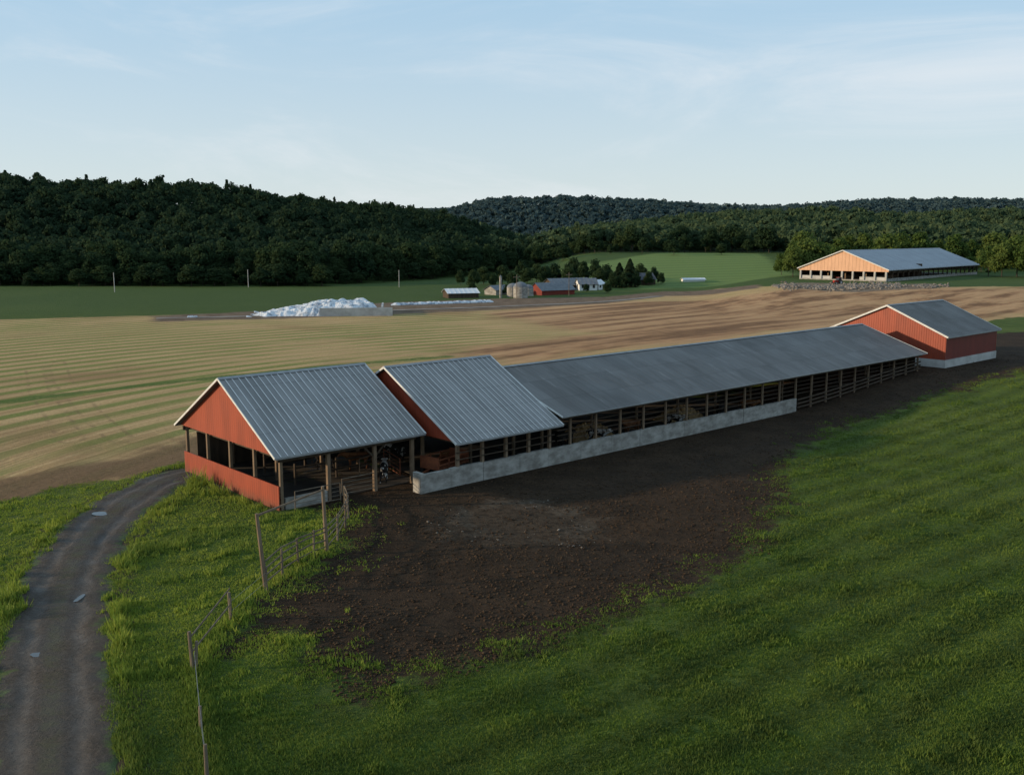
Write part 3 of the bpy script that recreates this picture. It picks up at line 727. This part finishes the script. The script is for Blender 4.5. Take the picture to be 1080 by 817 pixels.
def crown(seed,nq,rx,rz,zc,q,lumps=12,lo=-.25,jit=.45):
    r=np.random.default_rng(seed);out=[]
    d=unit(r,lumps);d[:,2]=np.abs(d[:,2])*(1.05-lo)+lo
    c=d*np.array([rx,rx,rz])*(.5+.25*r.random(lumps))[:,None];lr=rx*(.30+.26*r.random(lumps))
    per=nq//lumps
    for i in range(lumps):
        u=unit(r,per);u[:,2]=u[:,2]*.9+.15
        p=c[i]+u*lr[i]*(.72+.42*r.random(per))[:,None]*np.array([1,1,.85])
        n=u+jit*r.normal(size=u.shape);n/=np.linalg.norm(n,axis=1)[:,None]
        out.append(quads(p,n,q,r))
    o=np.concatenate(out);o[...,2]+=zc;return o
def conifer(seed,nq,rx,h,q):
    r=np.random.default_rng(seed);t=r.random(nq)**.8;th=r.random(nq)*6.283
    lay=np.sin(t*32+np.sin(th*3+seed)*1.5)*.22+.15*np.sin(th*5+t*9)
    rad=rx*(1-t)**.8*(.70+.3*r.random(nq)+lay)+.15
    p=np.stack([rad*np.cos(th),rad*np.sin(th),.6+t*(h-.6)-rad*.15],-1)
    n=np.stack([np.cos(th),np.sin(th),np.full(nq,.9)],-1)+.35*r.normal(size=(nq,3));n/=np.linalg.norm(n,axis=1)[:,None]
    return quads(p,n,q,r)
def trunk(seed,h,r0,zc,rx):
    random.seed(seed);mb=MB();mb.cyl((0,0,-.5),(.1,.05,h*.5),r0,r0*.65,8).cyl((.1,.05,h*.5),(.2,-.1,h*.8),r0*.65,r0*.2,8)
    for i in range(5):
        t=i*1.3+random.random();z=h*(.3+.08*i)
        mb.cyl((.08,.03,z),(rx*.6*math.cos(t),rx*.6*math.sin(t),z+2.2),r0*.35,r0*.1,6)
    return mb.mesh("trunk")
def qmesh(name,q): 
    n=len(q);return mesh_np(name,q.reshape(-1,3),np.arange(n*4),4)
indiv=[];sunny=[]
for k in range(6):
    q_=crown(20+k,2600,4.7+.35*(k%3),7.0,7.6,.40,28,-.95)
    tm=trunk(k,11,.22,9,4);tm.materials.append(BARK)
    me=qmesh("crown",q_);me.materials.append(LO);indiv.append((me,tm))
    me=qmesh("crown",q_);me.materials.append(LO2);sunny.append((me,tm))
conif=[]
for k in range(2):
    me=qmesh("crown",conifer(40+k,1700,3.6,11,.45));me.materials.append(LC)
    tm=MB().cyl((0,0,-.4),(0,0,10),.25,.05,8).mesh("trunk");tm.materials.append(BARK);conif.append((me,tm))
def tree(x,y,sc,kind,label,cat,group=None,name="broadleaf_tree",wide=1.):
    me,tm=kind;z=float(terrain(x,y))
    o_=thing(name,(x,y,z-.1),random.uniform(0,6.28),label,cat,group);o_.scale=(wide*sc*random.uniform(.9,1.15),wide*sc*random.uniform(.9,1.15),sc)
    link("crown",me,None,o_);link("trunk",tm,None,o_)
gnames="trees along the edge of the wood"
for ai in np.arange(-.60,.03,.0125):
    ba=np.interp(ai,[-.6,-.2,-.07,.02],[355,355,420,520])
    for row in (-1,0,1):
        y=ba+random.uniform(-4,4)+row*8+3;x=ai*y+random.uniform(-4,4)
        if row==-1: tree(x,y,random.uniform(.28,.6),random.choice(indiv),"bushy young tree at the edge of the wood","tree","young trees fringing the wood",wide=1.5)
        else: tree(x,y,random.uniform(.6,1.05) if row==0 else random.uniform(.8,1.15),random.choice(indiv),"leafy green broadleaf tree at the edge of the wood","tree",gnames)
for px,py,sc in ((836,292,.72),(850,291,.9),(866,291,.8),(878,289,.7),(824,290,.55),(1042,291,.72),(1056,292,.85),(1072,292,1.0),(1088,293,1.0),(1034,287,.6),(1022,288,.45)):
    x,y=P(px,py);y=max(y,330) ;x=(px-CX)/F/1.005*y
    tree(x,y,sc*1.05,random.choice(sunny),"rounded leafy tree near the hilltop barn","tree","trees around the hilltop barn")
for px,py,sc in ((653,303,.75),(664,302,.85)):
    x,y=P(px,py);tree(x,y,sc,random.choice(conif),"dark conifer sheltering the farmhouses","tree","conifers by the farmstead","conifer_tree")
for px,py,sc in ((690,298,.4),(632,301,.45),(600,301,.5),(640,300,.5),(575,300,.5),(556,300,.45),(520,303,.35),(500,303,.45),(585,298,.5),(615,298,.55),(540,303,.4),(566,298,.5),(530,300,.5),(594,309,.25),(640,309,.25),(510,300,.5),(550,297,.6),(486,301,.4),(604,296,.6),(628,296,.55),(697,300,.3),(658,304,.4),(684,301,.35),(647,304,.4),(555,310,.22),(534,311,.22),(498,309,.25),(618,308,.2),(676,299,.5),(670,303,.4)):
    x,y=P(px,py);tree(x,y,sc,random.choice(indiv),"small leafy tree in the farmstead","tree","leafy trees in the farmstead")
for i in range(44):
    ai=.29+i*.0078;y=random.uniform(396,424);x=ai*y
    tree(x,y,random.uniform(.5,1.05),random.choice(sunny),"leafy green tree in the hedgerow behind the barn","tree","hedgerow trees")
for i in range(52):
    ai=.02+i*.0054;y=random.uniform(468,524) if i%3==0 else random.uniform(498,524);x=ai*y
    tree(x,y,random.uniform(.3,1.0),random.choice(indiv),"leafy tree along the top of the meadow","tree","trees above the meadow",wide=1.15)

def forest_obj(name,pts,temps,scr,mat,label):
    pts=np.asarray(pts);n=len(pts);k=rng.integers(0,len(temps),n);Vs=[];Ts=[]
    zz=terrain(pts[:,0],pts[:,1])
    for i,T in enumerate(temps):
        m_=np.where(k==i)[0]
        if len(m_)==0: continue
        th=rng.random(len(m_))*6.283;sc=scr[0]+(scr[1]-scr[0])*rng.random(len(m_))**1.3
        c_,s_=np.cos(th)*sc,np.sin(th)*sc
        t=T.reshape(-1,3)
        Vx=t[None,:,0]*c_[:,None]-t[None,:,1]*s_[:,None]+pts[m_,0][:,None]
        Vy=t[None,:,0]*s_[:,None]+t[None,:,1]*c_[:,None]+pts[m_,1][:,None]
        Vz=t[None,:,2]*(sc*rng.uniform(.88,1.15,len(m_)))[:,None]+zz[m_][:,None]
        Vs.append(np.stack([Vx,Vy,Vz],-1).reshape(-1,3));Ts.append(np.repeat(rng.random(len(m_))**1.5,t.shape[0]))
    V=np.concatenate(Vs);me=mesh_np(name,V,np.arange(len(V)),4,dict(tint=np.concatenate(Ts)))
    link(name,me,mat,kind="stuff",label=label,category="wood")
def jitter(x0,x1,y0,y1,s,f):
    gx,gy=np.meshgrid(np.arange(x0,x1,s),np.arange(y0,y1,s))
    gx=gx.ravel()+rng.uniform(-.48,.48,gx.size)*s;gy=gy.ravel()+rng.uniform(-.48,.48,gy.size)*s
    m_=f(gx,gy);return np.stack([gx[m_],gy[m_]],-1)
tA=[crown(60+k,290,3.5+.4*(k%4),4.8+.5*(k%3),7.8,.56,12,-.1,.45) for k in range(10)]+[conifer(70,180,3.0,13,.65)]
def fl(x,y):
    a=x/y;ba=np.interp(a,[-.6,-.2,-.07,.02],[355,355,420,520]);tp=np.interp(a,[-.6,-.524,-.33,-.136,.02],[560,560,600,700,800])
    return (a>-.62)&(a<.03)&(y>ba+15)&(y<tp+12)
forest_obj("wooded_hillside",jitter(-460,40,350,840,5.4,fl),tA,(.65,1.2),LF,"dense dark broadleaf wood covering the near hillside")
tB=[crown(80+k,130,4.4,4.6,7.4,.9,10,-.1,.45) for k in range(6)]
def frr(x,y):
    a=x/y;return (a>-.03)&(a<.63)&(y>np.where(a>.29,430,528))&(y<900)
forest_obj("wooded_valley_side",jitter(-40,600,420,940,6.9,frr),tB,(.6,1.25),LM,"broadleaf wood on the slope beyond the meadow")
tC=[crown(90+k,52,5.0,4.2,6.8,1.5,7,0,.3) for k in range(5)]
def ff(x,y):
    a=x/y;return (a>-.16)&(a<.62)
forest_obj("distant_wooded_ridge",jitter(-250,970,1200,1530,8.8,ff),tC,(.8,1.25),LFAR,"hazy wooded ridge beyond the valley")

# ------------------------------------------------------------ grass, clods, rocks
def scatter(n,dmin,dmax,amax,keep):
    u=rng.random(n);D=dmin*(dmax/dmin)**u
    a=rng.uniform(-amax,amax,n);x=a*D;y=D
    m_=keep(x,y);return x[m_],y[m_]
def onbarn(x,y,pad=.5):
    al=(x-O[0])*A[0]+(y-O[1])*A[1];yy=-((x-O[0])*R[0]+(y-O[1])*R[1])
    return ((al>-pad+.4)&(al<12.2)&(yy>-.2-pad*.2)&(yy<15.5))|((al>=10)&(al<105)&(yy>-2.4)&(yy<14.5))
def kgrass(x,y):
    n=(vn(x*.9,y*.9,11)-.5)*3.6+(vn(x*3,y*3,12)-.5)*1.6
    ds=seg_dist(x,y,SOIL,True)+n;dt=seg_dist(x,y,STUB,True)+n*.4;dr=seg_dist(x,y,ROADC,False)-1.95+n*.25
    return (ds<.1+rng.random(len(x))**3*2.4)&(dt<.1)&(dr>0)&~onbarn(x,y)
gx,gy=scatter(290000,24,130,.60,kgrass)
n=len(gx);hh=(.045+.08*rng.random(n))*(.6+.9*vn(gx/2.2,gy/2.2,21)**1.6);gz=terrain(gx,gy)
FL=np.array([P(219,830),P(206,708),P(244,655),P(281,622),P(345,583)])
fd=seg_dist(gx,gy,FL,False);hh*=1+2.8*np.exp(-(fd/.6)**2)
wp=np.array([P(150,582),P(190,572),P(238,560)]);wd=seg_dist(gx,gy,wp,False);hh*=1+3.2*np.exp(-(wd/1.0)**2)
bd=seg_dist(gx,gy,np.array([L2W(-.3,-.6),L2W(-.3,15)]),False);hh*=1+2.2*np.exp(-(bd/1.1)**2)
rd_=seg_dist(gx,gy,ROADC,False);hh*=1+1.1*np.exp(-((rd_-2.5)/.6)**2)
verge_t=ss(2,-8,gx-gy*.02)*ss(30,42,gy)
cl_=vn(gx*.9,gy*.9,77)*.6+vn(gx*2.7,gy*2.7,78)*.4;weed=ss(.68,.78,cl_+.06*verge_t);hh*=1+(.7+.8*verge_t)*weed
nb=4;th=rng.random((n,nb))*6.283;rd=rng.random((n,nb))*.18
bx=gx[:,None]+rd*np.cos(th);by=gy[:,None]+rd*np.sin(th)
wv=rng.random((n,nb))*6.283;w=(.012+.012*rng.random((n,nb)))*(1+gy[:,None]/55)*(1+.5*weed[:,None])
ln=rng.random((n,nb))*.8;lt=rng.random((n,nb))*6.283;H_=hh[:,None]*(.6+.7*rng.random((n,nb)))
v0=np.stack([bx-np.cos(wv)*w,by-np.sin(wv)*w,np.broadcast_to(gz[:,None]-.03,bx.shape)],-1)
v1=np.stack([bx+np.cos(wv)*w,by+np.sin(wv)*w,np.broadcast_to(gz[:,None]-.03,bx.shape)],-1)
v2=np.stack([bx+np.cos(lt)*ln*H_,by+np.sin(lt)*ln*H_,gz[:,None]+H_],-1)
V=np.stack([v0,v1,v2],2).reshape(-1,3)
tint=np.repeat(np.clip(vn(gx/1.5,gy/1.5,31)*.5+.2*vn(gx/6,gy/6,32)+.4*rng.random(n)-.08-.4*np.exp(-(wd/1.0)**2)+.6*verge_t+.12*weed,0,1.5),nb*3)
GM,nt,b=newmat("grass_blades",.7,.2);g=G(nt);p_=g.pos()
cc=g.mix(g.mr(g.attr('tint'),0,1,0,1,False),(.048,.092,.014),(.150,.215,.030))
cc=g.mix(g.mr(g.attr('tint'),.8,1.5),cc,(.27,.32,.045))
cc=g.mix(g.mr(g.noise(p_,.12,3),.4,.7,0,.5),cc,(.165,.205,.04))
cc=g.mix(g.math('MULTIPLY',g.math('MULTIPLY',g.rows(p_,2.6,.35,.06),g.mr(g.sep(p_,0),-12,2)),.55),cc,(.040,.062,.016))
g.set(b.inputs['Base Color'],cc)
tl=nt.nodes.new('ShaderNodeBsdfTranslucent');g.set(tl.inputs[0],cc);mx=nt.nodes.new('ShaderNodeMixShader');mx.inputs[0].default_value=.35
nt.links.new(b.outputs[0],mx.inputs[1]);nt.links.new(tl.outputs[0],mx.inputs[2]);nt.links.new(mx.outputs[0],nt.nodes['Material Output'].inputs[0])
link("grass",mesh_np("grass",V,np.arange(len(V)),3,dict(tint=tint)),GM,kind="stuff",label="rough tufted pasture grass",category="grass")
def lumps(name,x,y,s,mat,label,cat):
    n=len(x);base=np.array([(1,0,0),(-1,0,0),(0,1,0),(0,-1,0),(0,0,.7),(0,0,-.5)],float)
    fc=np.array([(0,2,4),(2,1,4),(1,3,4),(3,0,4),(2,0,5),(1,2,5),(3,1,5),(0,3,5)])
    v=base[None]*(.6+.8*rng.random((n,6,3)))*s[:,None,None];t=rng.random(n)*6.283
    vx=v[...,0]*np.cos(t)[:,None]-v[...,1]*np.sin(t)[:,None];vy=v[...,0]*np.sin(t)[:,None]+v[...,1]*np.cos(t)[:,None]
    z=terrain(x,y);V=np.stack([vx+x[:,None],vy+y[:,None],v[...,2]+z[:,None]+.15*s[:,None]],-1)
    Fc=(fc[None]+np.arange(n)[:,None,None]*6).reshape(-1,3)
    link(name,mesh_np(name,V.reshape(-1,3),Fc,3),mat,kind="stuff",label=label,category=cat)
def ksoil(x,y): return (seg_dist(x,y,SOIL,True)+(vn(x*.5,y*.5,41)-.5)*3>.3)&~onbarn(x,y,.2)&((patch(x,y)<-.4)|(rng.random(len(x))<.5))&(vn(x*.7,y*.7,44)*.7+.3*rng.random(len(x))>.33)
x,y=scatter(130000,34,130,.6,ksoil)
lumps("soil_clods",x,y,.022+.085*rng.random(len(x))**4+.006*(y/50),simple("clod_soil",(.025,.016,.010),(.070,.046,.029),2,.95,.1,coords='pos'),"churned clods of dark mud in the yard","mud")
def kp(x,y): return (ring(x,y)+(vn(x,y,43)-.5)*4>0)
x,y=scatter(1300,40,70,.3,kp)
STONE=simple("grey_stones",(.10,.085,.068),(.20,.175,.15),3,.9,.2,coords='pos')
lumps("stones",x,y,.04+.07*rng.random(len(x))**2,STONE,"scattered pale stones in the muddy yard","stones")
pts=[]
for i in range(6000):
    px=rng.uniform(815,1000);k_=vn(np.array([px/13.]),np.array([.5]),55)[0]
    w_=1. if px<950 else .3
    if rng.random()>(.05+k_*1.2)*w_: continue
    pts.append((px,rng.normal(302.3+1.0*math.sin(px/19)-max(0,px-940)*.03,.5+1.9*k_*w_)))
pts=PP(pts)
lumps("rubble_bank",pts[:,0],pts[:,1],.12+.55*rng.random(len(pts))**3,simple("rubble_stone",(.10,.085,.07),(.25,.22,.19),.5,.9,.2,coords='pos'),"bank of grey rubble below the hilltop barn","rubble")

# ------------------------------------------------------------ light & sky
el=math.radians(12);sd=Vector((-.985,-.12,0)).normalized()
sunv=Vector((sd.x*math.cos(el),sd.y*math.cos(el),math.sin(el)))
sl=bpy.data.lights.new("sun",'SUN');sl.energy=4.5;sl.angle=math.radians(1.5);sl.color=(1,.77,.50)
so=bpy.data.objects.new("sun",sl);so.rotation_euler=sunv.to_track_quat('Z','Y').to_euler();COL.objects.link(so)
w=bpy.data.worlds.new("World");S.world=w;w.use_nodes=True;nt=w.node_tree;g=G(nt)
bg=nt.nodes['Background'];sk=nt.nodes.new('ShaderNodeTexSky');sk.sky_type='NISHITA';sk.sun_disc=False
sk.sun_elevation=el;sk.sun_rotation=math.atan2(sd.x,sd.y)%(2*math.pi);sk.altitude=300;sk.air_density=1.;sk.dust_density=.4;sk.ozone_density=2.
tc=nt.nodes.new('ShaderNodeTexCoord').outputs['Generated']
zc=g.sep(tc,2)
haze=g.mix(g.mr(zc,0.,.28),(4.55,5.15,5.4),(2.9,4.35,5.65))
base=g.mix(.84,sk.outputs[0],haze)
cl=g.noise(g.map(tc,rot=(0,0,.3),sc=(1.2,1.6,5.5)),1.9,8,.62,.7)
cf=g.math('MULTIPLY',g.mr(cl,.45,.76),.6)
c=g.mix(cf,base,(5.6,5.8,6.0))
g.set(bg.inputs[0],c);bg.inputs[1].default_value=.15

cam=bpy.data.cameras.new("camera");cam.lens=34;cam.sensor_width=36;cam.clip_end=9000;cam.clip_start=.5
co=bpy.data.objects.new("camera",cam);co.location=(0,0,HC);co.rotation_euler=(math.pi/2-TH,0,0);COL.objects.link(co);S.camera=co
S.view_settings.view_transform='Standard';S.view_settings.look='None';S.view_settings.exposure=0
